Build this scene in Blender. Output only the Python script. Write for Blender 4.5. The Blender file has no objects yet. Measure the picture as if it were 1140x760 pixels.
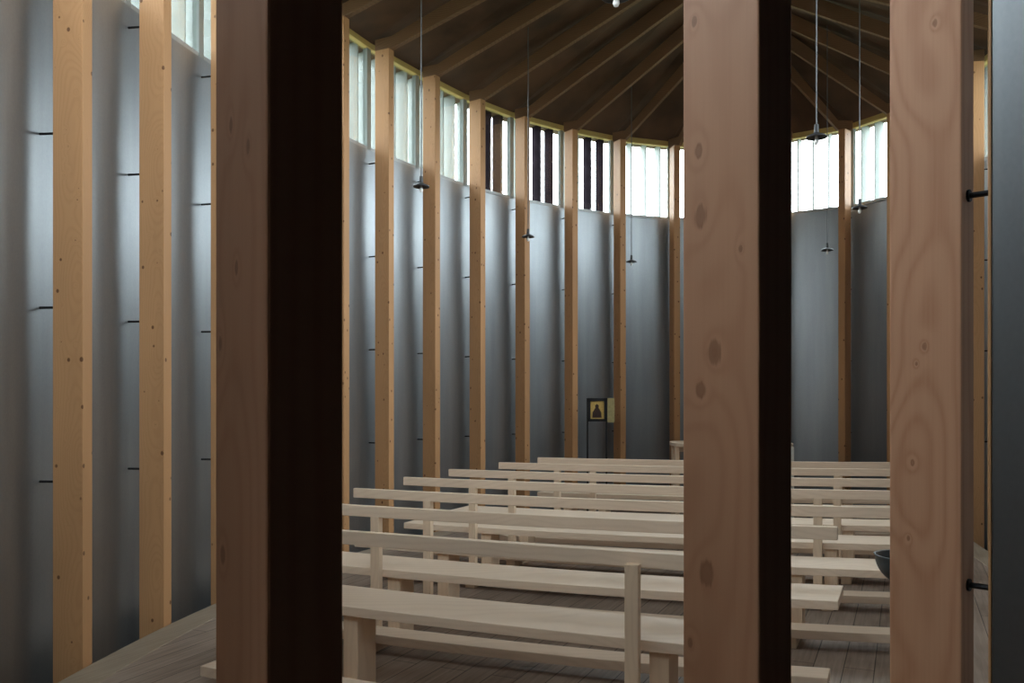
import bpy, bmesh, math, random
from mathutils import Vector, Matrix
random.seed(7)
SC = bpy.context.scene
COL = SC.collection
EYE = 1.53

# ------------------------------------------------------------------ helpers
def tag(o, label=None, cat=None, group=None, kind=None):
    if label: o['label'] = label
    if cat: o['category'] = cat
    if group: o['group'] = group
    if kind: o['kind'] = kind
    return o

def empty(name, loc=(0, 0, 0), rz=0.0):
    o = bpy.data.objects.new(name, None)
    o.empty_display_size = 0.1
    COL.objects.link(o)
    o.location = loc
    o.rotation_euler = (0, 0, rz)
    return o

def obj(name, bm, mat, parent=None, bevel=0.0, smooth=False, loc=None, rz=None, seg=2):
    me = bpy.data.meshes.new(name)
    bmesh.ops.recalc_face_normals(bm, faces=bm.faces[:])
    bm.to_mesh(me); bm.free()
    if smooth:
        for p in me.polygons: p.use_smooth = True
    me.materials.append(mat)
    o = bpy.data.objects.new(name, me)
    COL.objects.link(o)
    if parent is not None: o.parent = parent
    if loc is not None: o.location = loc
    if rz is not None: o.rotation_euler = (0, 0, rz)
    if bevel > 0:
        b = o.modifiers.new('bevel', 'BEVEL'); b.width = bevel; b.segments = seg
        b.limit_method = 'ANGLE'; b.angle_limit = math.radians(40)
    return o

def box(bm, x0, x1, y0, y1, z0, z1):
    v = [bm.verts.new((x, y, z)) for z in (z0, z1) for (x, y) in ((x0, y0), (x1, y0), (x1, y1), (x0, y1))]
    for f in ((0, 3, 2, 1), (4, 5, 6, 7), (0, 1, 5, 4), (1, 2, 6, 5), (2, 3, 7, 6), (3, 0, 4, 7)):
        bm.faces.new([v[i] for i in f])

def hexa(bm, p):           # 8 points: bottom ring 0-3, top ring 4-7
    v = [bm.verts.new(q) for q in p]
    for f in ((0, 3, 2, 1), (4, 5, 6, 7), (0, 1, 5, 4), (1, 2, 6, 5), (2, 3, 7, 6), (3, 0, 4, 7)):
        bm.faces.new([v[i] for i in f])

def tube(bm, p0, p1, r0, r1=None, n=12, cap=True):
    r1 = r0 if r1 is None else r1
    p0, p1 = Vector(p0), Vector(p1)
    d = (p1 - p0).normalized()
    u = d.orthogonal().normalized(); w = d.cross(u)
    a, b = [], []
    for k in range(n):
        t = 2 * math.pi * k / n
        e = u * math.cos(t) + w * math.sin(t)
        a.append(bm.verts.new(p0 + e * r0)); b.append(bm.verts.new(p1 + e * r1))
    for k in range(n):
        bm.faces.new((a[k], a[(k + 1) % n], b[(k + 1) % n], b[k]))
    if cap:
        bm.faces.new(a[::-1]); bm.faces.new(b)

def lathe(bm, prof, n=32, cx=0, cy=0):
    rings = []
    for r, z in prof:
        if r < 1e-6: rings.append([bm.verts.new((cx, cy, z))])
        else: rings.append([bm.verts.new((cx + r * math.cos(2 * math.pi * k / n), cy + r * math.sin(2 * math.pi * k / n), z)) for k in range(n)])
    for i in range(len(rings) - 1):
        A, B = rings[i], rings[i + 1]
        for k in range(n):
            k2 = (k + 1) % n
            if len(A) == 1 and len(B) == 1: continue
            if len(A) == 1: bm.faces.new((A[0], B[k], B[k2]))
            elif len(B) == 1: bm.faces.new((A[k], B[0], A[k2]))
            else: bm.faces.new((A[k], B[k], B[k2], A[k2]))

def sweep(bm, pts, sect):
    """pts: list of (origin Vector, lateral Vector); sect: list of (w, z) closed."""
    rings = [[bm.verts.new((o.x + l.x * w, o.y + l.y * w, z)) for (w, z) in sect] for (o, l) in pts]
    m = len(sect)
    for i in range(len(rings) - 1):
        for k in range(m):
            bm.faces.new((rings[i][k], rings[i][(k + 1) % m], rings[i + 1][(k + 1) % m], rings[i + 1][k]))
    bm.faces.new(rings[0][::-1]); bm.faces.new(rings[-1])

# ------------------------------------------------------------------ materials
def newmat(name):
    m = bpy.data.materials.new(name); m.use_nodes = True
    nt = m.node_tree
    for n in list(nt.nodes): nt.nodes.remove(n)
    out = nt.nodes.new('ShaderNodeOutputMaterial')
    p = nt.nodes.new('ShaderNodeBsdfPrincipled')
    nt.links.new(p.outputs[0], out.inputs[0])
    return m, nt, p, out

def N(nt, typ, **kw):
    n = nt.nodes.new(typ)
    for k, v in kw.items(): setattr(n, k, v)
    return n

def L(nt, a, b): nt.links.new(a, b)

def ramp(nt, stops, interp='LINEAR'):
    r = N(nt, 'ShaderNodeValToRGB'); r.color_ramp.interpolation = interp
    e = r.color_ramp.elements
    e[0].position, e[0].color = stops[0][0], (*stops[0][1], 1)
    e[1].position, e[1].color = stops[1][0], (*stops[1][1], 1)
    for p, c in stops[2:]:
        k = e.new(p); k.color = (*c, 1)
    return r

def math_(nt, op, a=None, b=None, va=None, vb=None):
    m = N(nt, 'ShaderNodeMath', operation=op)
    if a is not None: L(nt, a, m.inputs[0])
    if b is not None: L(nt, b, m.inputs[1])
    if va is not None: m.inputs[0].default_value = va
    if vb is not None: m.inputs[1].default_value = vb
    return m.outputs[0]

def wood(name, light, dark, axis='Z', ring=55.0, knots=0.0, knot_scale=3.2, knot_r=0.07, rough=0.6,
         vein=1.0, tone=0.12, offset=True, centre=(0.16, 0.05), klat=2.6, spots=()):
    """Sawn timber: growth rings about a wandering pith, fine fibre streaks, knots."""
    m, nt, p, out = newmat(name)
    tc = N(nt, 'ShaderNodeTexCoord'); info = N(nt, 'ShaderNodeObjectInfo')
    mp = N(nt, 'ShaderNodeMapping')
    if axis == 'X': mp.inputs['Rotation'].default_value = (0, math.radians(90), 0)
    if axis == 'Y': mp.inputs['Rotation'].default_value = (math.radians(90), 0, 0)
    L(nt, tc.outputs['Object'], mp.inputs[0])
    off = N(nt, 'ShaderNodeVectorMath', operation='MULTIPLY')
    comb = N(nt, 'ShaderNodeCombineXYZ')
    L(nt, info.outputs['Random'], comb.inputs[2])
    comb.inputs[0].default_value = 0; comb.inputs[1].default_value = 0
    off.inputs[1].default_value = (0, 0, 40 if offset else 0)
    L(nt, comb.outputs[0], off.inputs[0])
    add = N(nt, 'ShaderNodeVectorMath', operation='ADD')
    L(nt, mp.outputs[0], add.inputs[0]); L(nt, off.outputs[0], add.inputs[1])
    V = add.outputs[0]
    # knots
    kmap = N(nt, 'ShaderNodeMapping'); kmap.inputs['Scale'].default_value = (knot_scale * klat, knot_scale * klat, knot_scale)
    L(nt, V, kmap.inputs[0])
    vor = N(nt, 'ShaderNodeTexVoronoi'); vor.inputs['Scale'].default_value = 1.0
    L(nt, kmap.outputs[0], vor.inputs['Vector'])
    kd = vor.outputs['Distance']
    # single large knots at given heights on the board
    spd = None
    if spots:
        sp0 = N(nt, 'ShaderNodeSeparateXYZ'); L(nt, tc.outputs['Object'], sp0.inputs[0])
        for (sy, sz, sr) in spots:
            dy = math_(nt, 'SUBTRACT', sp0.outputs[1], vb=sy); dz = math_(nt, 'MULTIPLY', math_(nt, 'SUBTRACT', sp0.outputs[2], vb=sz), vb=0.62)
            d_ = math_(nt, 'DIVIDE', math_(nt, 'SQRT', math_(nt, 'ADD', math_(nt, 'MULTIPLY', dy, dy), math_(nt, 'MULTIPLY', dz, dz))), vb=sr)
            spd = d_ if spd is None else math_(nt, 'MINIMUM', spd, d_)
    # wandering pith
    lm = N(nt, 'ShaderNodeMapping'); lm.inputs['Scale'].default_value = (1.5, 1.5, 1.1)
    L(nt, V, lm.inputs[0])
    wn = N(nt, 'ShaderNodeTexNoise'); wn.inputs['Scale'].default_value = 1.0; wn.inputs['Detail'].default_value = 2.0
    L(nt, lm.outputs[0], wn.inputs['Vector'])
    sep = N(nt, 'ShaderNodeSeparateXYZ'); L(nt, V, sep.inputs[0])
    wob = math_(nt, 'MULTIPLY', math_(nt, 'SUBTRACT', wn.outputs['Fac'], vb=0.5), vb=0.30)
    x = math_(nt, 'ADD', math_(nt, 'ADD', sep.outputs[0], wob), vb=centre[0])
    y = math_(nt, 'ADD', math_(nt, 'SUBTRACT', sep.outputs[1], math_(nt, 'MULTIPLY', wob, vb=0.7)), vb=centre[1])
    r = math_(nt, 'SQRT', math_(nt, 'ADD', math_(nt, 'MULTIPLY', x, x), math_(nt, 'MULTIPLY', y, y)))
    # grain swerves round knots
    pull = math_(nt, 'MULTIPLY', math_(nt, 'POWER', math_(nt, 'MAXIMUM', math_(nt, 'SUBTRACT', va=1.0, b=math_(nt, 'MULTIPLY', kd, vb=2.6)), vb=0.0), vb=2.0), vb=0.035 if knots > 0 else 0.0)
    r = math_(nt, 'ADD', r, pull)
    if spd is not None:
        r = math_(nt, 'ADD', r, math_(nt, 'MULTIPLY', math_(nt, 'POWER', va=2.718, b=math_(nt, 'MULTIPLY', spd, vb=-0.55)), vb=0.045))
    s = math_(nt, 'SINE', math_(nt, 'MULTIPLY', r, vb=ring * 6.283))
    s = math_(nt, 'POWER', math_(nt, 'ADD', math_(nt, 'MULTIPLY', s, vb=0.5), vb=0.5), vb=2.2)
    # fibres
    fm = N(nt, 'ShaderNodeMapping'); fm.inputs['Scale'].default_value = (150, 150, 3.0)
    L(nt, V, fm.inputs[0])
    fn = N(nt, 'ShaderNodeTexNoise'); fn.inputs['Scale'].default_value = 1.0; fn.inputs['Detail'].default_value = 3.0
    L(nt, fm.outputs[0], fn.inputs['Vector'])
    g = math_(nt, 'ADD', math_(nt, 'MULTIPLY', s, vb=0.55 * vein), math_(nt, 'MULTIPLY', math_(nt, 'SUBTRACT', fn.outputs['Fac'], vb=0.35), vb=0.55 * vein))
    mid = tuple((a * 0.6 + b * 0.4) for a, b in zip(light, dark))
    cr = ramp(nt, [(0.0, light), (1.0, dark), (0.5, mid)])
    L(nt, g, cr.inputs[0])
    # broad tone change along the board + per-object tint
    bm_ = N(nt, 'ShaderNodeMapping'); bm_.inputs['Scale'].default_value = (4, 4, 0.9)
    L(nt, V, bm_.inputs[0])
    bn = N(nt, 'ShaderNodeTexNoise'); bn.inputs['Scale'].default_value = 1.0; bn.inputs['Detail'].default_value = 3
    L(nt, bm_.outputs[0], bn.inputs['Vector'])
    val = math_(nt, 'ADD', math_(nt, 'MULTIPLY', math_(nt, 'SUBTRACT', bn.outputs['Fac'], vb=0.5), vb=3 * tone),
                math_(nt, 'ADD', math_(nt, 'MULTIPLY', info.outputs['Random'], vb=tone), vb=1.0 - tone * 0.5))
    hs = N(nt, 'ShaderNodeHueSaturation'); L(nt, val, hs.inputs['Value']); L(nt, cr.outputs[0], hs.inputs['Color'])
    col = hs.outputs[0]
    if knots > 0:
        gate = math_(nt, 'LESS_THAN', N(nt, 'ShaderNodeSeparateColor').outputs[0], vb=0.0)
        sc_ = N(nt, 'ShaderNodeSeparateColor'); L(nt, vor.outputs['Color'], sc_.inputs[0])
        rad = math_(nt, 'MULTIPLY', sc_.outputs[1], vb=knot_r)
        on = math_(nt, 'LESS_THAN', sc_.outputs[0], vb=knots)
        kf = N(nt, 'ShaderNodeMapRange'); kf.interpolation_type = 'SMOOTHSTEP'
        L(nt, kd, kf.inputs[0]); L(nt, rad, kf.inputs[1])
        L(nt, math_(nt, 'ADD', math_(nt, 'MULTIPLY', rad, vb=1.35), vb=0.012), kf.inputs[2])
        kf.inputs[3].default_value = 1.0; kf.inputs[4].default_value = 0.0
        kk = math_(nt, 'MULTIPLY', math_(nt, 'MULTIPLY', kf.outputs[0], on), vb=0.85)
        mx = N(nt, 'ShaderNodeMix', data_type='RGBA')
        L(nt, kk, mx.inputs[0]); L(nt, col, mx.inputs[6])
        mx.inputs[7].default_value = (dark[0] * 0.30, dark[1] * 0.24, dark[2] * 0.2, 1)
        col = mx.outputs[2]
    if spd is not None:
        kf = N(nt, 'ShaderNodeMapRange'); kf.interpolation_type = 'SMOOTHSTEP'
        L(nt, math_(nt, 'ADD', spd, math_(nt, 'MULTIPLY', fn.outputs['Fac'], vb=0.9)), kf.inputs[0]); kf.inputs[1].default_value = 1.15; kf.inputs[2].default_value = 1.55
        kf.inputs[3].default_value = 0.5; kf.inputs[4].default_value = 0.0
        mx = N(nt, 'ShaderNodeMix', data_type='RGBA')
        L(nt, kf.outputs[0], mx.inputs[0]); L(nt, col, mx.inputs[6])
        mx.inputs[7].default_value = (dark[0] * 0.42, dark[1] * 0.35, dark[2] * 0.3, 1)
        col = mx.outputs[2]
    L(nt, col, p.inputs['Base Color'])
    p.inputs['Roughness'].default_value = rough
    p.inputs['Specular IOR Level'].default_value = 0.25
    bp = N(nt, 'ShaderNodeBump'); bp.inputs['Strength'].default_value = 0.12; bp.inputs['Distance'].default_value = 0.002
    L(nt, g, bp.inputs['Height']); L(nt, bp.outputs[0], p.inputs['Normal'])
    return m

def plain(name, col, rough=0.5, metal=0.0, spec=0.3, noise=0.0, nscale=8.0):
    m, nt, p, out = newmat(name)
    p.inputs['Roughness'].default_value = rough
    p.inputs['Metallic'].default_value = metal
    p.inputs['Specular IOR Level'].default_value = spec
    tc = N(nt, 'ShaderNodeTexCoord')
    n = N(nt, 'ShaderNodeTexNoise'); n.inputs['Scale'].default_value = nscale; n.inputs['Detail'].default_value = 4
    L(nt, tc.outputs['Object'], n.inputs['Vector'])
    a = tuple(c * (1 - noise) for c in col); b = tuple(min(1, c * (1 + noise)) for c in col)
    r = ramp(nt, [(0.3, a), (0.7, b)]); L(nt, n.outputs['Fac'], r.inputs[0])
    L(nt, r.outputs[0], p.inputs['Base Color'])
    return m

def silver_wall(name='silver_painted_plywood', k=1.0):
    m, nt, p, out = newmat(name)
    geo = N(nt, 'ShaderNodeNewGeometry')
    # tangential streaks are made from a strongly vertical noise
    mp = N(nt, 'ShaderNodeMapping'); mp.inputs['Scale'].default_value = (5, 5, 0.45)
    L(nt, geo.outputs['Position'], mp.inputs[0])
    n = N(nt, 'ShaderNodeTexNoise'); n.inputs['Scale'].default_value = 1.0; n.inputs['Detail'].default_value = 5
    L(nt, mp.outputs[0], n.inputs['Vector'])
    mp2 = N(nt, 'ShaderNodeMapping'); mp2.inputs['Scale'].default_value = (90, 90, 60)
    L(nt, geo.outputs['Position'], mp2.inputs[0])
    n2 = N(nt, 'ShaderNodeTexNoise'); n2.inputs['Scale'].default_value = 1.0; n2.inputs['Detail'].default_value = 2
    L(nt, mp2.outputs[0], n2.inputs['Vector'])
    f = math_(nt, 'ADD', math_(nt, 'MULTIPLY', n.outputs['Fac'], vb=0.8), math_(nt, 'MULTIPLY', n2.outputs['Fac'], vb=0.2))
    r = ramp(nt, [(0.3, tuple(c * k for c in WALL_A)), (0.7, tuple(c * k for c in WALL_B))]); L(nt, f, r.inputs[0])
    L(nt, r.outputs[0], p.inputs['Base Color'])
    p.inputs['Metallic'].default_value = WALL_METAL
    p.inputs['Roughness'].default_value = WALL_ROUGH
    bp = N(nt, 'ShaderNodeBump'); bp.inputs['Strength'].default_value = 0.05; bp.inputs['Distance'].default_value = 0.01
    L(nt, f, bp.inputs['Height']); L(nt, bp.outputs[0], p.inputs['Normal'])
    return m

WALL_A, WALL_B, WALL_METAL, WALL_ROUGH = (0.28, 0.303, 0.325), (0.385, 0.41, 0.432), 0.9, 0.41
M = {}
M['wall'] = silver_wall()
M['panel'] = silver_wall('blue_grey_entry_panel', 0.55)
M['larch'] = wood('honey_larch', (0.49, 0.265, 0.125), (0.33, 0.15, 0.065), knots=0.7, knot_scale=10.0, klat=1.3, knot_r=0.13, rough=0.55, ring=95, vein=0.45)
NEAR = dict(light=(0.56, 0.305, 0.185), dark=(0.41, 0.185, 0.10), rough=0.5, tone=0.05, offset=False)
M['post_A'] = wood('knotty_larch_near', ring=58, vein=0.6, centre=(0.12, 0.03), spots=((-0.03, 1.87, 0.007), (0.03, 1.83, 0.006), (-0.01, 1.69, 0.006), (-0.07, 1.60, 0.007), (-0.06, 1.33, 0.009)), **NEAR)
M['post_B'] = wood('knotty_larch_broad', ring=52, vein=0.6, centre=(0.15, 0.045), spots=((-0.045, 1.875, 0.016), (-0.05, 2.0, 0.010), (-0.012, 1.615, 0.017), (-0.045, 1.545, 0.012), (-0.03, 1.20, 0.018), (-0.06, 2.25, 0.007), (0.05, 1.80, 0.005), (-0.07, 1.06, 0.007)), **NEAR)
M['post_C'] = wood('arched_grain_larch', ring=46, vein=0.95, centre=(0.075, 0.0), spots=((0.025, 2.50, 0.007), (0.0, 1.665, 0.007), (-0.02, 1.62, 0.004), (-0.03, 1.36, 0.006), (-0.04, 1.16, 0.005)), **NEAR)
M['rafter'] = wood('rafter_spruce', (0.21, 0.12, 0.068), (0.13, 0.07, 0.038), axis='X', rough=0.65)
M['headwood'] = wood('head_board_spruce', (0.58, 0.45, 0.18), (0.45, 0.32, 0.12), axis='X', rough=0.6)
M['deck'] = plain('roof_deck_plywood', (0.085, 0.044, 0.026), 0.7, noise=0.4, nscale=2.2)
M['pew'] = wood('pale_ash', (0.80, 0.635, 0.49), (0.64, 0.475, 0.345), axis='X', ring=30, rough=0.5, vein=0.55, tone=0.05)
M['pew_v'] = wood('pale_ash_upright', (0.76, 0.585, 0.425), (0.61, 0.435, 0.30), axis='Z', ring=30, rough=0.5, vein=0.55, tone=0.05)
M['slat'] = plain('grey_painted_louver', (0.29, 0.315, 0.31), 0.6, spec=0.1, noise=0.06)
M['slat_dark'] = plain('dark_weathered_louver', (0.012, 0.009, 0.012), 0.9, spec=0.0, noise=0.3)  # near-black base colour for some of the slats
M['sill'] = plain('window_sill_zinc', (0.42, 0.44, 0.45), 0.45, metal=0.4, noise=0.1)
M['steel'] = plain('blackened_steel', (0.02, 0.02, 0.022), 0.45, metal=0.6, noise=0.2)
M['lampmetal'] = plain('lamp_enamel_dark', (0.045, 0.045, 0.048), 0.35, metal=0.3, noise=0.2)
M['cable'] = plain('lamp_cable_grey', (0.10, 0.10, 0.105), 0.5, noise=0.1)
M['bulb'] = plain('frosted_bulb_glass', (0.82, 0.82, 0.80), 0.15, spec=0.6, noise=0.02)
M['bowl'] = plain('bowl_dark_stone', (0.035, 0.045, 0.05), 0.35, spec=0.5, noise=0.25, nscale=30)
M['dark'] = plain('dark_under_floor', (0.03, 0.03, 0.03), 0.9, noise=0.2)
M['entry'] = plain('entry_dark_boarding', (0.05, 0.04, 0.035), 0.8, noise=0.2)
M['gold'] = plain('icon_gold_ground', (0.62, 0.42, 0.13), 0.45, metal=0.2, noise=0.15, nscale=60)
M['robe'] = plain('icon_dark_robe', (0.045, 0.022, 0.016), 0.6, noise=0.2)
M['iconside'] = plain('icon_door_ochre', (0.36, 0.30, 0.14), 0.6, noise=0.15, nscale=30)
M['altar_side'] = plain('altar_pale_panel', (0.72, 0.72, 0.68), 0.5, noise=0.05)

def glass():
    m, nt, p, out = newmat('window_glass')
    nt.nodes.remove(p)
    t = N(nt, 'ShaderNodeBsdfTransparent'); t.inputs[0].default_value = (0.93, 0.96, 0.95, 1)
    g = N(nt, 'ShaderNodeBsdfGlossy'); g.inputs['Roughness'].default_value = 0.03
    lw = N(nt, 'ShaderNodeLayerWeight'); lw.inputs[0].default_value = 0.25
    mx = N(nt, 'ShaderNodeMixShader')
    L(nt, math_(nt, 'MULTIPLY', lw.outputs['Fresnel'], vb=0.5), mx.inputs[0])
    L(nt, t.outputs[0], mx.inputs[1]); L(nt, g.outputs[0], mx.inputs[2]); L(nt, mx.outputs[0], out.inputs[0])
    return m
M['glass'] = glass()

AX = Vector((0.419, 0.908)); AR = Vector((0.908, -0.419)); P0 = -1.97
AXANG = math.atan2(AX.y, AX.x)

def floor_mat(name, light, dark, board=0.16):
    m, nt, p, out = newmat(name)
    geo = N(nt, 'ShaderNodeNewGeometry')
    mp = N(nt, 'ShaderNodeMapping'); mp.inputs['Rotation'].default_value = (0, 0, -AXANG)
    L(nt, geo.outputs['Position'], mp.inputs[0])
    br = N(nt, 'ShaderNodeTexBrick')
    br.inputs['Scale'].default_value = 1.0
    br.inputs['Brick Width'].default_value = 2.6; br.inputs['Row Height'].default_value = board
    br.inputs['Mortar Size'].default_value = 0.003; br.inputs['Mortar Smooth'].default_value = 0.2
    br.offset = 0.37
    br.inputs['Color1'].default_value = (0.35, 0.35, 0.35, 1); br.inputs['Color2'].default_value = (0.65, 0.65, 0.65, 1)
    br.inputs['Mortar'].default_value = (0, 0, 0, 1)
    L(nt, mp.outputs[0], br.inputs['Vector'])
    gm = N(nt, 'ShaderNodeMapping'); gm.inputs['Scale'].default_value = (2.5, 45, 1)
    L(nt, mp.outputs[0], gm.inputs[0])
    gn = N(nt, 'ShaderNodeTexNoise'); gn.inputs['Scale'].default_value = 1.0; gn.inputs['Detail'].default_value = 5
    gn.inputs['Distortion'].default_value = 0.6
    L(nt, gm.outputs[0], gn.inputs['Vector'])
    wn = N(nt, 'ShaderNodeTexNoise'); wn.inputs['Scale'].default_value = 1.7; wn.inputs['Detail'].default_value = 6
    L(nt, mp.outputs[0], wn.inputs['Vector'])
    sc_ = N(nt, 'ShaderNodeSeparateColor'); L(nt, br.outputs['Color'], sc_.inputs[0])
    f = math_(nt, 'ADD', math_(nt, 'MULTIPLY', gn.outputs['Fac'], vb=0.45),
              math_(nt, 'ADD', math_(nt, 'MULTIPLY', wn.outputs['Fac'], vb=0.5), math_(nt, 'MULTIPLY', sc_.outputs[0], vb=0.35)))
    r = ramp(nt, [(0.38, dark), (0.85, light)]); L(nt, f, r.inputs[0])
    mx = N(nt, 'ShaderNodeMix', data_type='RGBA')
    L(nt, math_(nt, 'MULTIPLY', br.outputs['Fac'], vb=0.8), mx.inputs[0])
    L(nt, r.outputs[0], mx.inputs[6]); mx.inputs[7].default_value = (dark[0] * 0.3, dark[1] * 0.3, dark[2] * 0.3, 1)
    L(nt, mx.outputs[2], p.inputs['Base Color'])
    p.inputs['Roughness'].default_value = 0.55
    p.inputs['Specular IOR Level'].default_value = 0.25
    bp = N(nt, 'ShaderNodeBump'); bp.inputs['Strength'].default_value = 0.3; bp.inputs['Distance'].default_value = 0.004
    L(nt, math_(nt, 'SUBTRACT', f, br.outputs['Fac']), bp.inputs['Height']); L(nt, bp.outputs[0], p.inputs['Normal'])
    return m
M['floor'] = floor_mat('worn_floorboards', (0.42, 0.325, 0.26), (0.13, 0.09, 0.068))
M['floor_edge'] = floor_mat('worn_edge_board', (0.42, 0.34, 0.25), (0.22, 0.165, 0.12), board=3.0)

# ------------------------------------------------------------------ plan: a leaf-shaped ring of posts
def along(p): return p.dot(AX)
def perp(p): return p.dot(AR)
def xy(a, q): return AX * a + AR * q
def mirror(p): return xy(along(p), 2 * P0 - perp(p))

PA, PB, PC = Vector((-0.295, 1.07)), Vector((0.4227, 1.611)), Vector((1.11, 2.26))
PD = Vector((-1.04, 0.60))
TIP = xy(-0.5, P0)
LEFT = [Vector(v) for v in ((-2.52, 4.895), (-2.415, 5.78), (-2.245, 6.66), (-2.02, 7.50), (-1.69, 8.33), (-1.36, 9.10),
        (-0.93, 9.85), (-0.43, 10.63), (0.14, 11.29), (0.82, 11.83), (1.55, 12.28), (2.40, 12.58), (3.17, 12.60),
        (3.93, 12.25), (4.60, 11.80), (4.98, 11.10), (5.16, 10.30), (5.10, 9.42))]

def catmull(pts, k, closed=False):
    n = len(pts); out = []
    rng = range(n if closed else n - 1)
    for i in rng:
        p0 = pts[(i - 1) % n] if (closed or i > 0) else pts[0] * 2 - pts[1]
        p1 = pts[i]; p2 = pts[(i + 1) % n]
        p3 = pts[(i + 2) % n] if (closed or i + 2 < n) else pts[-1] * 2 - pts[-2]
        for j in range(k):
            t = j / k
            out.append(0.5 * ((2 * p1) + (p2 - p0) * t + (2 * p0 - 5 * p1 + 4 * p2 - p3) * t * t + (3 * p1 - p0 - 3 * p2 + p3) * t ** 3))
    if not closed: out.append(pts[-1].copy())
    return out

ctrl = [LEFT[17], mirror(LEFT[6]), mirror(LEFT[4]), mirror(LEFT[2]), mirror(LEFT[0]), PC]
cv = catmull(ctrl, 40)
cum = [0.0]
for a, b in zip(cv, cv[1:]): cum.append(cum[-1] + (b - a).length)
nR = round(cum[-1] / 0.9)
RIGHT = []
for i in range(1, nR):
    s = cum[-1] * i / nR
    j = max(k for k in range(len(cum)) if cum[k] <= s)
    RIGHT.append(cv[j].lerp(cv[j + 1], (s - cum[j]) / max(1e-9, cum[j + 1] - cum[j])))

RING, KEY = [], []
def addp(p, key): RING.append(p); KEY.append(key)
addp(TIP, 'tip')
for k, p in (('mD', PD), ('mA', PA), ('mB', PB), ('mC', PC)): addp(mirror(p), k)
for i, p in enumerate(LEFT): addp(p, 'L%d' % (i + 1))
for i, p in enumerate(RIGHT): addp(p, 'R%d' % (i + 1))
for k, p in (('C', PC), ('B', PB), ('A', PA), ('D', PD)): addp(p, k)
NP = len(RING)
IDX = {k: i for i, k in enumerate(KEY)}
TAN = []
for i in range(NP):
    t = (RING[(i + 1) % NP] - RING[i - 1]).normalized()
    TAN.append(t)
TAN[IDX['A']] = -Vector((0.797, 0.604)); TAN[IDX['B']] = -Vector((0.81, 0.588)).normalized(); TAN[IDX['C']] = -Vector((0.71, 0.70)).normalized()
# ring runs clockwise seen from above, so outward is to the left of the tangent
NOUT = [Vector((-t.y, t.x)) for t in TAN]
HA, HB, GAP = 0.0475, 0.09, 0.11
WOFF = HB + GAP
WALLP = [RING[i] + NOUT[i] * WOFF for i in range(NP)]
FLOORP = [RING[i] - NOUT[i] * (HB + 0.012) for i in range(NP)]
K = 10
WALLC = catmull(WALLP, K, True)
FLOORC = catmull(FLOORP, K, True)

def curve_at(C, u):
    n = len(C); f = (u * K) % n; i = int(f); return C[i].lerp(C[(i + 1) % n], f - i)

def curve_slice(C, u0, u1, step=0.1):
    n = max(1, round((u1 - u0) / step))
    return [curve_at(C, u0 + (u1 - u0) * i / n) for i in range(n + 1)]

ZS, ZH, ZR = EYE + 2.67, EYE + 3.76, EYE + 3.70     # sill, window head, underside of rafters at the wall
ZB = -0.55

def wall(name, u0, u1, z0, z1, label):
    pts = curve_slice(WALLC, u0, u1)
    bm = bmesh.new()
    q = []
    for i, p in enumerate(pts):
        a = pts[max(0, i - 1)]; b = pts[min(len(pts) - 1, i + 1)]
        t = (b - a).normalized()
        q.append((p, Vector((-t.y, t.x))))
    sweep(bm, q, [(0, z0), (0, z1), (0.05, z1), (0.05, z0)])
    o = obj(name, bm, M['wall'])
    for pl in o.data.polygons: pl.use_smooth = abs(pl.normal.z) < 0.5
    o.data.set_sharp_from_angle(angle=math.radians(40)) if hasattr(o.data, 'set_sharp_from_angle') else None
    return tag(o, label, 'wall', kind='structure')

uC, uD = IDX['C'], IDX['D']
wall('wall_left', 0.0, IDX['L9'] + 0.5, ZB, ZS, 'silver painted wall curving behind the row of honey timber posts')
wall('wall_far', IDX['L9'] + 0.5, IDX['L16'] + 0.5, ZB, ZS, 'silver painted wall rounding the far end behind the altar')
wall('wall_right', IDX['L16'] + 0.5, uC + 0.20, ZB, ZS, 'silver painted wall running back on the side of the water bowl')
wall('wall_near', uD - 0.12, NP, ZB, ZS, 'silver painted wall at the pointed end beside the entry')
wall('wall_above_entry', uC + 0.20, uD - 0.12, 3.0, ZS, 'silver painted wall above the entry opening')

# floor platform, its worn border and the dark void below
bm = bmesh.new()
inner = []
nF = len(FLOORC)
for i in range(nF):
    t = (FLOORC[(i + 1) % nF] - FLOORC[i - 1]).normalized()
    inner.append(FLOORC[i] - Vector((-t.y, t.x)) * 0.22)
def fill(bm, pts, z0, z1):
    top = [bm.verts.new((p.x, p.y, z1)) for p in pts]; bot = [bm.verts.new((p.x, p.y, z0)) for p in pts]
    bm.faces.new(top); bm.faces.new(bot[::-1])
    n = len(pts)
    for k in range(n): bm.faces.new((top[k], top[(k + 1) % n], bot[(k + 1) % n], bot[k]))
fill(bm, inner, -0.16, 0.0)
tag(obj('floor', bm, M['floor']), 'worn greyish brown plank floor under the pews', 'floor', kind='structure')
bm = bmesh.new()
vo, vi, wo, wi = [], [], [], []
for i in range(nF):
    a, b = FLOORC[i], inner[i]
    vo.append(bm.verts.new((a.x, a.y, 0.004))); vi.append(bm.verts.new((b.x, b.y, 0.004)))
    wo.append(bm.verts.new((a.x, a.y, -0.16))); wi.append(bm.verts.new((b.x, b.y, -0.16)))
for i in range(nF):
    j = (i + 1) % nF
    for q in ((vo, vi), (wo, vo), (vi, wi), (wi, wo)):
        bm.faces.new((q[0][i], q[0][j], q[1][j], q[1][i]))
tag(obj('trim_1', bm, M['floor_edge'], bevel=0.006), 'worn curved border board along the floor edge', 'floor edge', kind='structure')
bm = bmesh.new()
big = [curve_at(WALLC, u / 2) + (curve_at(WALLC, u / 2) - xy(6.5, P0)).normalized() * 0.02 for u in range(NP * 2)]
fill(bm, big, -0.7, ZB)
tag(obj('floor_void', bm, M['dark']), 'dark ground below the floor edge', 'ground', kind='structure')

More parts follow.
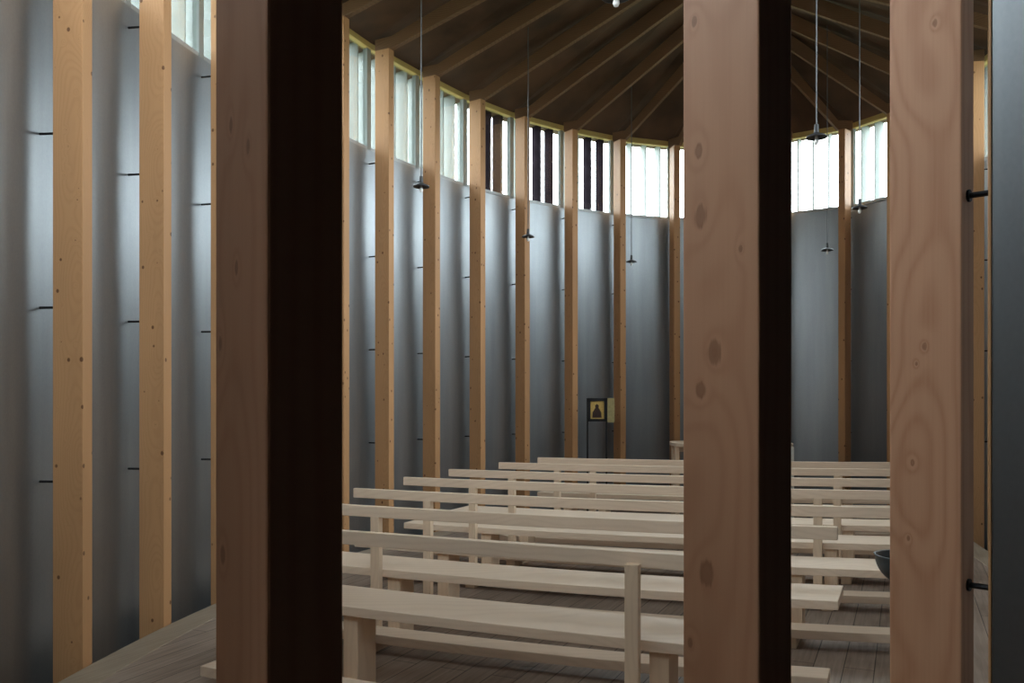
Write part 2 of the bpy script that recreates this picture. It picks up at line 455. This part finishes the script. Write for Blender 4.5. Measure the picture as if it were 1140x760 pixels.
# ------------------------------------------------------------------ post names used in labels
SHORT = {
 'A': 'the near pitch-dark post', 'B': 'the broad knotty post', 'C': 'the arched-grain post',
 'L1': 'the leftmost honey post', 'L2': 'the second honey post from the left', 'L3': 'the post peeping left of the dark near post',
 'L5': 'the post peeping right of the dark near post', 'L6': 'the first full wall post right of the dark post',
 'L7': 'the second full wall post right of the dark post', 'L8': 'the third full wall post right of the dark post',
 'L9': 'the post behind the second lamp', 'L10': 'the post just left of the icon',
 'L11': 'the post just right of the icon', 'L12': 'the far post beside the broad knotty post',
 'L14': 'the far post edge right of the shadowed broad post', 'L15': 'the reddish post between the two whitest windows',
 'L16': 'the post edge touching the arched-grain post', 'L18': 'the distant post in the slot beside the metal panel'}
POSTLABEL = {
 'A': 'near timber post with dim brown face and pitch-dark side, cutting off the pews',
 'B': 'broad timber post with large knots and shadowed side, hiding the middle of the pews',
 'C': 'broad timber post with arched cathedral grain, half hiding the dark water bowl',
 'L1': 'leftmost honey timber post, speckled with small knots, at the near floor corner',
 'L2': 'second honey timber post from the left, along the silver wall',
 'L3': 'honey timber post of which only a thin edge shows left of the dark near post',
 'L5': 'honey timber post of which only a pale sliver shows right of the dark near post',
 'L6': 'first full honey wall post to the right of the pitch-dark near post',
 'L7': 'second full honey wall post right of the dark near post, beside the first lamp',
 'L8': 'third full honey wall post right of the dark near post, between two lamps',
 'L9': 'honey wall post directly behind the second hanging lamp from the left',
 'L10': 'slim timber post against the silver wall just left of the icon stand',
 'L11': 'slim timber post against the silver wall just right of the icon stand',
 'L12': 'slim far post at the left edge of the broad knotty post',
 'L14': 'sliver of a far post at the edge of the broad post\'s shadowed side',
 'L15': 'reddish far post standing between the two whitest windows',
 'L16': 'thin edge of a far post touching the arched-grain post',
 'L18': 'distant post seen through the slot between arched-grain post and metal panel'}
HIDDEN = 'timber post of the ring, hidden behind nearer posts'
OUTSIDE = 'timber post of the ring, standing outside the picture'
HID = {'L4', 'L13', 'L17'}
GONE = set()

def post_mesh():
    bm = bmesh.new(); box(bm, -HA, HA, -HB, HB, ZB, ZR)
    return bm
bmr = bmesh.new(); tube(bmr, (0, HB - 0.002, 0), (0, WOFF + 0.004, 0), 0.0075, n=8); tube(bmr, (0, HB, 0), (0, HB + 0.006, 0), 0.016, n=12)
rod0 = None
post0 = {}
RODZ = (EYE - 0.48, EYE + 0.52, EYE + 1.52, EYE + 2.52)
for i in range(NP):
    k = KEY[i]
    kind = k if k in 'ABC' else 'far'
    ang = math.atan2(NOUT[i].y, NOUT[i].x) - math.pi / 2
    if kind not in post0:
        o = obj('timber_post', post_mesh(), M['larch' if kind == 'far' else 'post_' + kind], bevel=0.004)
        post0[kind] = o
    else:
        o = post0[kind].copy(); COL.objects.link(o)
    o.location = (RING[i].x, RING[i].y, 0); o.rotation_euler = (0, 0, ang)
    lab = POSTLABEL.get(k) or (HIDDEN if k in HID else OUTSIDE)
    tag(o, lab, 'post', 'timber posts of the ring')
    for z in (RODZ if k not in 'AB' else ()):
        if rod0 is None:
            rod0 = obj('spacer_rod', bmr, M['steel'], o, smooth=False); r = rod0
        else:
            r = rod0.copy(); COL.objects.link(r); r.parent = o
        r.location = (0, 0, z)
        r['label'] = 'black steel spacer rod'

# ------------------------------------------------------------------ clerestory windows between the posts
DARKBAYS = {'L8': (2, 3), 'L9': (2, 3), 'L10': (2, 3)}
nwin = 0
for i in range(NP):
    j = (i + 1) % NP
    a, b = WALLP[i], WALLP[j]
    c = (a + b) / 2; d = b - a; Lb = d.length; t = d.normalized()
    ang = math.atan2(t.y, t.x)            # local x along the wall, local y outward
    nwin += 1
    w = empty('window_%d' % nwin, (c.x, c.y, 0), ang)
    nm = SHORT.get(KEY[i])
    lab = ('clerestory window following ' + nm) if nm else 'clerestory window outside the picture'
    tag(w, lab, 'window', kind='structure')
    h = Lb / 2
    bm = bmesh.new(); box(bm, -h, h, 0.008, 0.05, ZS, ZS + 0.035); obj('sill', bm, M['sill'], w)
    bm = bmesh.new(); box(bm, -h, h, -0.02, 0.05, ZH, ZH + 0.075); obj('head_board', bm, M['headwood'], w)
    bm = bmesh.new(); box(bm, -h, h, 0.020, 0.026, ZS + 0.03, ZH + 0.005); obj('glass', bm, M['glass'], w)
    bm = bmesh.new(); box(bm, -h - 0.03, -h + 0.03, 0.0, 0.06, ZS, ZH + 0.02); obj('mullion', bm, M['slat'], w)
    for s in (range(4) if KEY[i][0] in 'LR' else ()):  # entry-end windows left without slats so more light reaches the near posts
        x = -h + Lb * (s + 0.5) / 4
        bm = bmesh.new(); box(bm, x - 0.008, x + 0.008, 0.07, 0.25, ZS - 0.05, ZH + 0.10)
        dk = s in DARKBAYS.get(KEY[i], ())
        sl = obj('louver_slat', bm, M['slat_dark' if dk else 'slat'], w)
    # daylight enters here: sampling guide for the sky through this opening
    pl = bpy.data.lights.new('daylight_opening', 'AREA'); pl.shape = 'RECTANGLE'; pl.size = Lb; pl.size_y = ZH - ZS
    pl.cycles.is_portal = True
    po = bpy.data.objects.new('daylight_opening', pl); COL.objects.link(po)
    nO = Vector((-t.y, t.x))
    po.location = (c.x + nO.x * 0.06, c.y + nO.y * 0.06, (ZS + ZH) / 2)
    po.rotation_euler = (math.radians(90), 0, ang + math.pi)
    # area light shines along local -Z: must face into the room

# ------------------------------------------------------------------ roof: spine, rafters, deck
SPZ = [(-2, 4.0), (3, 4.05), (7.7, 4.55), (8.57, 4.73), (9.49, 4.87), (10.33, 5.03), (11.1, 5.08), (11.7, 5.08), (12.2, 4.95), (13, 4.9)]
def spz(a):
    for (a0, z0), (a1, z1) in zip(SPZ, SPZ[1:]):
        if a <= a1: return EYE + z0 + (z1 - z0) * max(0, (a - a0)) / (a1 - a0)
    return EYE + SPZ[-1][1]
FOOT = {'L11': 11.6, 'L12': 11.85, 'L13': 12.28, 'L14': 12.28, 'L15': 12.1, 'L16': 11.8, 'L17': 11.4, 'tip': 0.1, 'mD': 0.55, 'D': 0.55}
foot = []
for i in range(NP):
    a = FOOT.get(KEY[i], min(12.2, max(0.1, along(RING[i]))))
    p = xy(a, P0); foot.append((a, Vector((p.x, p.y, spz(a)))))
RW, RH, RH2 = 0.032, 0.125, 0.24
for i in range(NP):
    q = foot[i][1].copy()
    dq = Vector((RING[i].x - q.x, RING[i].y - q.y)).normalized()
    sd = abs(dq.dot(AR)); q.x += dq.x * 0.055 / max(sd, 0.25); q.y += dq.y * 0.055 / max(sd, 0.25)
    hd = Vector((q.x - RING[i].x, q.y - RING[i].y)); tot = hd.length; hd.normalize()
    ang = math.atan2(hd.y, hd.x)
    st = [(-0.10, 0, RH), (0.10, 0, RH + 0.004), (tot, q.z - ZR, RH2)]
    bm = bmesh.new(); prev = None
    for (x, z, h) in st:
        ring = [bm.verts.new((x, y, z + dz)) for (y, dz) in ((-RW, 0), (RW, 0), (RW, h), (-RW, h))]
        if prev:
            for m in range(4): bm.faces.new((prev[m], prev[(m + 1) % 4], ring[(m + 1) % 4], ring[m]))
        else: bm.faces.new(ring)
        prev = ring
    bm.faces.new(prev)
    o = obj('rafter', bm, M['rafter'], loc=(RING[i].x, RING[i].y, ZR), rz=ang, bevel=0.003)
    nm = SHORT.get(KEY[i])
    tag(o, ('brown roof rafter rising from ' + nm) if nm else 'brown roof rafter rising from a post out of view', 'rafter', 'roof rafters')
bm = bmesh.new()
st = [0.2 + 12.0 * k / 40 for k in range(41)]
prev = None
for k, a in enumerate(st):
    p = xy(a, P0); z = spz(a)
    ring = [bm.verts.new((p.x + AR.x * w, p.y + AR.y * w, z + dz)) for (w, dz) in ((-0.05, -0.03), (0.05, -0.03), (0.05, 0.225), (-0.05, 0.225))]
    if prev:
        for m in range(4): bm.faces.new((prev[m], prev[(m + 1) % 4], ring[(m + 1) % 4], ring[m]))
    else: bm.faces.new(ring)
    prev = ring
bm.faces.new(prev)
tag(obj('ridge_beam', bm, M['rafter']), 'long ridge beam that all the roof rafters meet', 'beam')
bm = bmesh.new()
dk = RH - 0.012; dk2 = RH2 - 0.012
out_v, mid_v, sp_v = [], [], []
for i in range(NP):
    w = WALLP[i]; o_ = w + NOUT[i] * 0.28; f = foot[i][1]
    out_v.append(bm.verts.new((o_.x, o_.y, ZR + dk - 0.02))); mid_v.append(bm.verts.new((w.x, w.y, ZR + dk)))
    sp_v.append(bm.verts.new((f.x, f.y, f.z + dk2)))
for i in range(NP):
    j = (i + 1) % NP
    bm.faces.new((out_v[i], out_v[j], mid_v[j], mid_v[i]))
    if (foot[i][1] - foot[j][1]).length < 1e-4: bm.faces.new((mid_v[i], mid_v[j], sp_v[j]))
    else: bm.faces.new((mid_v[i], mid_v[j], sp_v[j], sp_v[i]))
bmesh.ops.triangulate(bm, faces=bm.faces[:])
bmesh.ops.remove_doubles(bm, verts=bm.verts[:], dist=1e-4)
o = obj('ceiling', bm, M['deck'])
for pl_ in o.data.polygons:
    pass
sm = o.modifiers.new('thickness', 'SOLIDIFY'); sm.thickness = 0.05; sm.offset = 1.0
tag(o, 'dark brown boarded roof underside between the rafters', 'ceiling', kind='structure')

# ------------------------------------------------------------------ pews
PEWS = [ # D0, m, c, left end X, right end X, left post X, right post X
 (4.05, -0.42, 0.02, -1.51, 1.05, -0.94, 0.56),
 (5.06, -0.37, 0.04, -1.44, 1.735, -0.845, 1.12),
 (5.99, -0.37, 0.04, -1.20, 2.45, -0.60, 1.72),
 (7.02, -0.37, 0.04, -0.94, 2.90, -0.315, 2.29),
 (7.98, -0.37, 0.04, -0.61, 3.42, 0.01, 2.77),
 (9.03, -0.37, 0.04, -0.145, 3.80, 0.48, 3.15),
 (9.93, -0.37, 0.04, 0.29, 4.15, 0.92, 3.50)]
PEWLAB = ['pale wooden pew nearest the camera, its backrest post standing in front of the rail',
 'second pale pew from the near end, its seat end visible past the broad post',
 'third pale pew from the near end, in the middle of the rows',
 'fourth pale pew from the near end, its left seat tip against the wall posts',
 'fifth pale pew from the near end, with empty dark gap under its rail',
 'sixth pale pew from the near end, second from the altar',
 'pale pew farthest from the camera, in front of the altar and icon']
ED = AX.copy()
def pewpt(P, X): return Vector((X, P[0] + P[1] * X + P[2] * X * X))
def pewtan(P, X): return Vector((1, P[1] + 2 * P[2] * X)).normalized()
def board(name, P, x0, x1, w0, w1, z0, z1, mat, root, bev=0.004, n=14):
    bm = bmesh.new()
    c = root.location
    pts = []
    for k in range(n + 1):
        X = x0 + (x1 - x0) * k / n
        p = pewpt(P, X)
        pts.append((Vector((p.x - c.x, p.y - c.y)), ED))
    sweep(bm, pts, [(w0, z0), (w0, z1), (w1, z1), (w1, z0)])
    return obj(name, bm, mat, root, bevel=bev)
def upright(name, P, X, w0, w1, half, z0, z1, mat, root, bev=0.003):
    p = pewpt(P, X); t = pewtan(P, X); c = root.location
    bm = bmesh.new()
    q = []
    for z in (z0, z1):
        for (s, w) in ((-1, w0), (1, w0), (1, w1), (-1, w1)):
            v = Vector((p.x - c.x, p.y - c.y)) + t * half * s + ED * w
            q.append((v.x, v.y, z))
    hexa(bm, q)
    return obj(name, bm, mat, root, bevel=bev)
for k, P in enumerate(PEWS):
    D0, m_, c_, xl, xr, pl_, pr_ = P
    mid = pewpt(P, (xl + xr) / 2)
    root = empty('pew', (mid.x, mid.y, 0))
    tag(root, PEWLAB[k], 'pew', 'pale wooden pews')
    board('seat', P, xl, xr, 0.0, 0.42, 0.40, 0.45, M['pew'], root)
    board('backrest_rail', P, xl + 0.02, xr, -0.045, -0.008, 0.78, 0.85, M['pew'], root)
    for (xp, s) in ((pl_, 0), (pr_, 1)):
        if k == 0 and s == 1:
            upright('backrest_post', P, xp, -0.09, -0.047, 0.031, 0.0, 0.80, M['pew_v'], root)
        else:
            upright('backrest_post', P, xp, -0.045, 0.0, 0.031, 0.0, 0.785, M['pew_v'], root)
        upright('leg', P, xp + 0.085, 0.03, 0.20, 0.045, 0.0, 0.402, M['pew_v'], root)
    kn = board('kneeler', P, xl - 0.02, xr - 0.03, -0.27, -0.095, 0.065, 0.12, M['pew'], root)
    for xp in (pl_ + 0.085, pr_ + 0.085):
        ft = upright('kneeler_foot', P, xp, -0.26, 0.03, 0.04, 0.0, 0.066, M['pew_v'], root)
        ft.parent = kn

# ------------------------------------------------------------------ altar
ca = Vector((2.80, 10.95)); aw, ad, az = 0.76, 0.38, 0.965
root = empty('altar_table', (ca.x, ca.y, 0), -0.04)
tag(root, 'pale wooden altar table at the far end, mostly hidden by the broad post', 'altar')
bm = bmesh.new()
pts = []
n = 40
for k in range(n):
    t = 2 * math.pi * k / n
    cx = math.copysign(abs(math.cos(t)) ** 0.35, math.cos(t)) * aw; cy = math.copysign(abs(math.sin(t)) ** 0.6, math.sin(t)) * ad
    pts.append(Vector((cx, cy)))
fill(bm, pts, az - 0.045, az)
obj('table_top', bm, M['pew'], root, bevel=0.006)
bm = bmesh.new(); box(bm, 0.685, 0.725, -0.30, 0.30, 0, az - 0.044)
o = obj('side_panel', bm, M['altar_side'], root, bevel=0.003); o['label'] = 'pale grey side panel'
for (sx, sy) in ((-1, -1), (-1, 1)):
    bm = bmesh.new(); box(bm, sx * 0.70 - 0.03, sx * 0.70 + 0.03, sy * 0.13 - 0.03, sy * 0.13 + 0.03, 0, az - 0.044)
    obj('leg', bm, M['pew_v'], root, bevel=0.004)
bm = bmesh.new(); box(bm, -0.668, 0.684, -0.10, -0.075, az - 0.12, az - 0.044); obj('apron', bm, M['pew'], root, bevel=0.003)

# ------------------------------------------------------------------ icon stand
ci = Vector((1.13, 11.35))
root = empty('icon_stand', (ci.x, ci.y, 0), math.radians(-4))
tag(root, 'slim black metal stand with a small gold icon against the silver wall', 'icon stand')
s_ = 11.35 / 950
W2 = 10.5 * s_
bm = bmesh.new()
for x in (-W2, W2): box(bm, x - 0.011, x + 0.011, -0.012, 0.012, 0.0, 1.53)
obj('stand_legs', bm, M['steel'], root)
bm = bmesh.new(); box(bm, -W2 - 0.03, W2 + 0.03, -0.12, 0.12, 0.0, 0.012); obj('base_plate', bm, M['steel'], root)
bm = bmesh.new()
z0, z1 = 1.53 - 26 * s_, 1.53
box(bm, -W2, W2, 0.02, 0.035, z0, z1)
for (a, b, c, d) in ((-W2, W2, z0, z0 + 0.035), (-W2, W2, z1 - 0.04, z1), (-W2, -W2 + 0.04, z0, z1), (W2 - 0.03, W2, z0, z1)):
    box(bm, a, b, -0.03, 0.03, c, d)
obj('icon_case', bm, M['steel'], root)
bm = bmesh.new(); box(bm, -W2 + 0.04, W2 - 0.03, 0.0, 0.018, z0 + 0.035, z1 - 0.04); ic = obj('icon_panel', bm, M['gold'], root)
ic['label'] = 'small gold icon panel with a dark robed figure'
bm = bmesh.new()
hgt = (z1 - 0.04) - (z0 + 0.035); zz = z0 + 0.05
prof = [(-0.062, zz), (0.062, zz), (0.058, zz + 0.07), (0.032, zz + 0.115), (0.022, zz + 0.13), (0.024, zz + 0.165), (0, zz + 0.185), (-0.024, zz + 0.165), (-0.022, zz + 0.13), (-0.032, zz + 0.115), (-0.058, zz + 0.07)]
f1 = [bm.verts.new((x, -0.006, z)) for x, z in prof]; f2 = [bm.verts.new((x, 0.001, z)) for x, z in prof]
bm.faces.new(f1); bm.faces.new(f2[::-1])
for a in range(len(prof)): bm.faces.new((f1[a], f1[(a + 1) % len(prof)], f2[(a + 1) % len(prof)], f2[a]))
obj('painted_figure', bm, M['robe'], ic)
bm = bmesh.new(); box(bm, W2 + 0.012, W2 + 0.105, -0.035, -0.02, z0 - 0.01, z1); dd = obj('icon_door', bm, M['iconside'], root)
dd['label'] = 'ochre wing of the icon, folded open'

# ------------------------------------------------------------------ holy water bowl on a stand
cb = Vector((1.405, 3.02))
root = empty('water_bowl', (cb.x, cb.y, 0))
tag(root, 'dark round water bowl on a stand, half hidden by the arched-grain post', 'bowl')
zr = EYE - 176 * 3.02 / 950
bm = bmesh.new()
R = 0.112
prof = [(0, zr - 0.105)] + [(R * math.sin(t * math.pi / 2 / 10), zr - 0.105 * math.cos(t * math.pi / 2 / 10)) for t in range(1, 11)]
prof += [(R + 0.004, zr + 0.004), (R - 0.008, zr + 0.003)] + [((R - 0.012) * math.sin(t * math.pi / 2 / 8), zr - 0.09 * math.cos(t * math.pi / 2 / 8)) for t in range(7, 0, -1)] + [(0, zr - 0.09)]
lathe(bm, prof, 40)
obj('basin', bm, M['bowl'], root, smooth=True)
bm = bmesh.new(); tube(bm, (0, 0, 0.01), (0, 0, zr - 0.10), 0.012); obj('stem', bm, M['steel'], root)
bm = bmesh.new(); lathe(bm, [(0, 0), (0.11, 0), (0.11, 0.012), (0.02, 0.02), (0, 0.02)], 32); obj('base', bm, M['steel'], root)

# ------------------------------------------------------------------ hanging lamps
LAMPS = [(469, 207, 'small hanging lamp leftmost of all, in front of the second full wall post'),
 (588, 263, 'small hanging lamp in front of the louvred windows, second from the left'),
 (703, 291, 'lowest-looking small hanging lamp, above and right of the icon'),
 (921, 278, 'small hanging lamp with white bulb in front of the dark far wall'),
 (957, 231, 'hanging lamp in front of the whitest window beside the arched-grain post'),
 (909, 152, 'larger-looking hanging lamp on a thick cord right of the broad knotty post'),
 (686, -6, 'hanging lamp at the top edge, only its bulb showing below the rim')]
ZL = EYE + 1.85
def roof_z(p):
    # height of the rafters' underside over a plan point
    a = min(12.2, max(0.2, along(p))); q = abs(perp(p) - P0)
    best = min(range(NP), key=lambda i: abs(along(RING[i]) - a) + (0 if (perp(RING[i]) - P0) * (perp(p) - P0) > 0 else 50))
    hw = abs(perp(RING[best]) - P0)
    f = max(0.0, 1 - q / max(hw, 0.1))
    return ZR + (spz(a) - ZR) * f + RH + (RH2 - RH) * f + 0.02
lamp0 = None
for (px, py, lab) in LAMPS:
    D = 950 * 1.85 / (443 - py); X = (px - 570) / 950 * D
    root = empty('hanging_lamp', (X, D, ZL))
    tag(root, lab, 'lamp', 'small hanging lamps')
    if lamp0 is None:
        bm = bmesh.new(); lathe(bm, [(0.0, 0.032), (0.014, 0.030), (0.030, 0.020), (0.066, 0.004), (0.071, -0.002), (0.071, -0.010), (0.066, -0.010), (0.03, 0.004), (0, 0.006)], 36)
        sh = obj('lamp_shade', bm, M['lampmetal'], root, smooth=True)
        bm = bmesh.new(); tube(bm, (0, 0, 0.02), (0, 0, 0.085), 0.018, 0.014, n=16); so = obj('socket', bm, M['lampmetal'], root)
        bm = bmesh.new(); lathe(bm, [(0.0, -0.058), (0.010, -0.054), (0.016, -0.042), (0.014, -0.026), (0.010, -0.008), (0.010, 0.004), (0, 0.004)], 20); bu = obj('bulb', bm, M['bulb'], root, smooth=True)
        lamp0 = (sh, so, bu)
    else:
        for q in lamp0:
            c = q.copy(); COL.objects.link(c); c.parent = root
    top = roof_z(Vector((X, D))) - ZL
    bm = bmesh.new(); tube(bm, (0, 0, 0.08), (0, 0, top), 0.0055, n=8); obj('cord', bm, M['cable'], root)

# ------------------------------------------------------------------ entry passage the camera stands in
jam = curve_at(WALLC, uC + 0.20)
u_ = Vector((0.6, -0.8)); v_ = Vector((0.8, 0.6))
lw = curve_at(WALLC, uD - 0.12)
def slab(name, p, q, thick, z0, z1, mat, label, cat, side=1):
    bm = bmesh.new(); d = (q - p).normalized(); n_ = Vector((-d.y, d.x)) * thick * side
    a = [p, q, q + n_, p + n_]
    hexa(bm, [(w.x, w.y, z0) for w in a] + [(w.x, w.y, z1) for w in a])
    return tag(obj(name, bm, mat), label, cat, kind='structure')
LEN = 1.9
ra, rb = jam + u_ * 0.007, jam + u_ * LEN
la = lw + u_ * 0.06;  lb = lw + u_ * (LEN + (jam - lw).dot(u_))
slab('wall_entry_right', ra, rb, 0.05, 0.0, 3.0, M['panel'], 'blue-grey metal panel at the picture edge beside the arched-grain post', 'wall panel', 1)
slab('wall_entry_left', la, lb, 0.05, 0.0, 3.0, M['entry'], 'dark side wall of the entry', 'wall', -1)
slab('wall_entry_back', lb, rb, 0.05, 0.0, 3.0, M['entry'], 'dark back wall of the entry', 'wall', -1)
for nm_, z0, z1, lb_ in (('ceiling_entry', 3.0, 3.05, 'dark ceiling of the entry'), ('floor_entry', -0.1, 0.0, 'dark floor of the entry')):
    bm = bmesh.new()
    fill(bm, [la, lb, rb, ra], z0, z1) if nm_ == 'floor_entry' else fill(bm, [lw, lb, rb, jam], z0, z1)
    tag(obj(nm_, bm, M['entry']), lb_, nm_.split('_')[0], kind='structure')
slab('trim_2', jam - Vector((0.004, 0.0)), jam + u_ * 0.006 - Vector((0.004, 0.0)), 0.02, 0.0, 3.0, M['larch'], 'thin timber edge of the metal panel', 'door jamb', 1)

# ------------------------------------------------------------------ daylight
w = bpy.data.worlds.new('overcast'); SC.world = w; w.use_nodes = True
nt = w.node_tree
for n_ in list(nt.nodes): nt.nodes.remove(n_)
wo_ = N(nt, 'ShaderNodeOutputWorld'); bg = N(nt, 'ShaderNodeBackground')
tc = N(nt, 'ShaderNodeTexCoord'); sp = N(nt, 'ShaderNodeSeparateXYZ'); L(nt, tc.outputs['Generated'], sp.inputs[0])
mr = N(nt, 'ShaderNodeMapRange'); mr.inputs[1].default_value = -0.06; mr.inputs[2].default_value = 0.10
L(nt, sp.outputs[2], mr.inputs[0])
cr = ramp(nt, [(0.0, (0.12, 0.135, 0.09)), (1.0, (0.88, 0.94, 1.0))]); L(nt, mr.outputs[0], cr.inputs[0])
L(nt, cr.outputs[0], bg.inputs[0]); bg.inputs[1].default_value = 3.0
L(nt, bg.outputs[0], wo_.inputs[0])

# ------------------------------------------------------------------ camera and view
cam = bpy.data.cameras.new('camera'); co = bpy.data.objects.new('camera', cam); COL.objects.link(co)
co.location = (0, 0, EYE); co.rotation_euler = (math.radians(90), 0, 0)
cam.sensor_width = 36; cam.lens = 30.0; cam.shift_y = 63 / 1140; cam.clip_start = 0.02
SC.camera = co
vs = SC.view_settings
vs.view_transform = 'Standard'; vs.look = 'None'; vs.gamma = 1.0; vs.use_curve_mapping = False
vs.exposure = 2.7
SC.cycles.use_denoising = True
SC.cycles.max_bounces = 10; SC.cycles.diffuse_bounces = 6; SC.cycles.glossy_bounces = 6; SC.cycles.transparent_max_bounces = 12
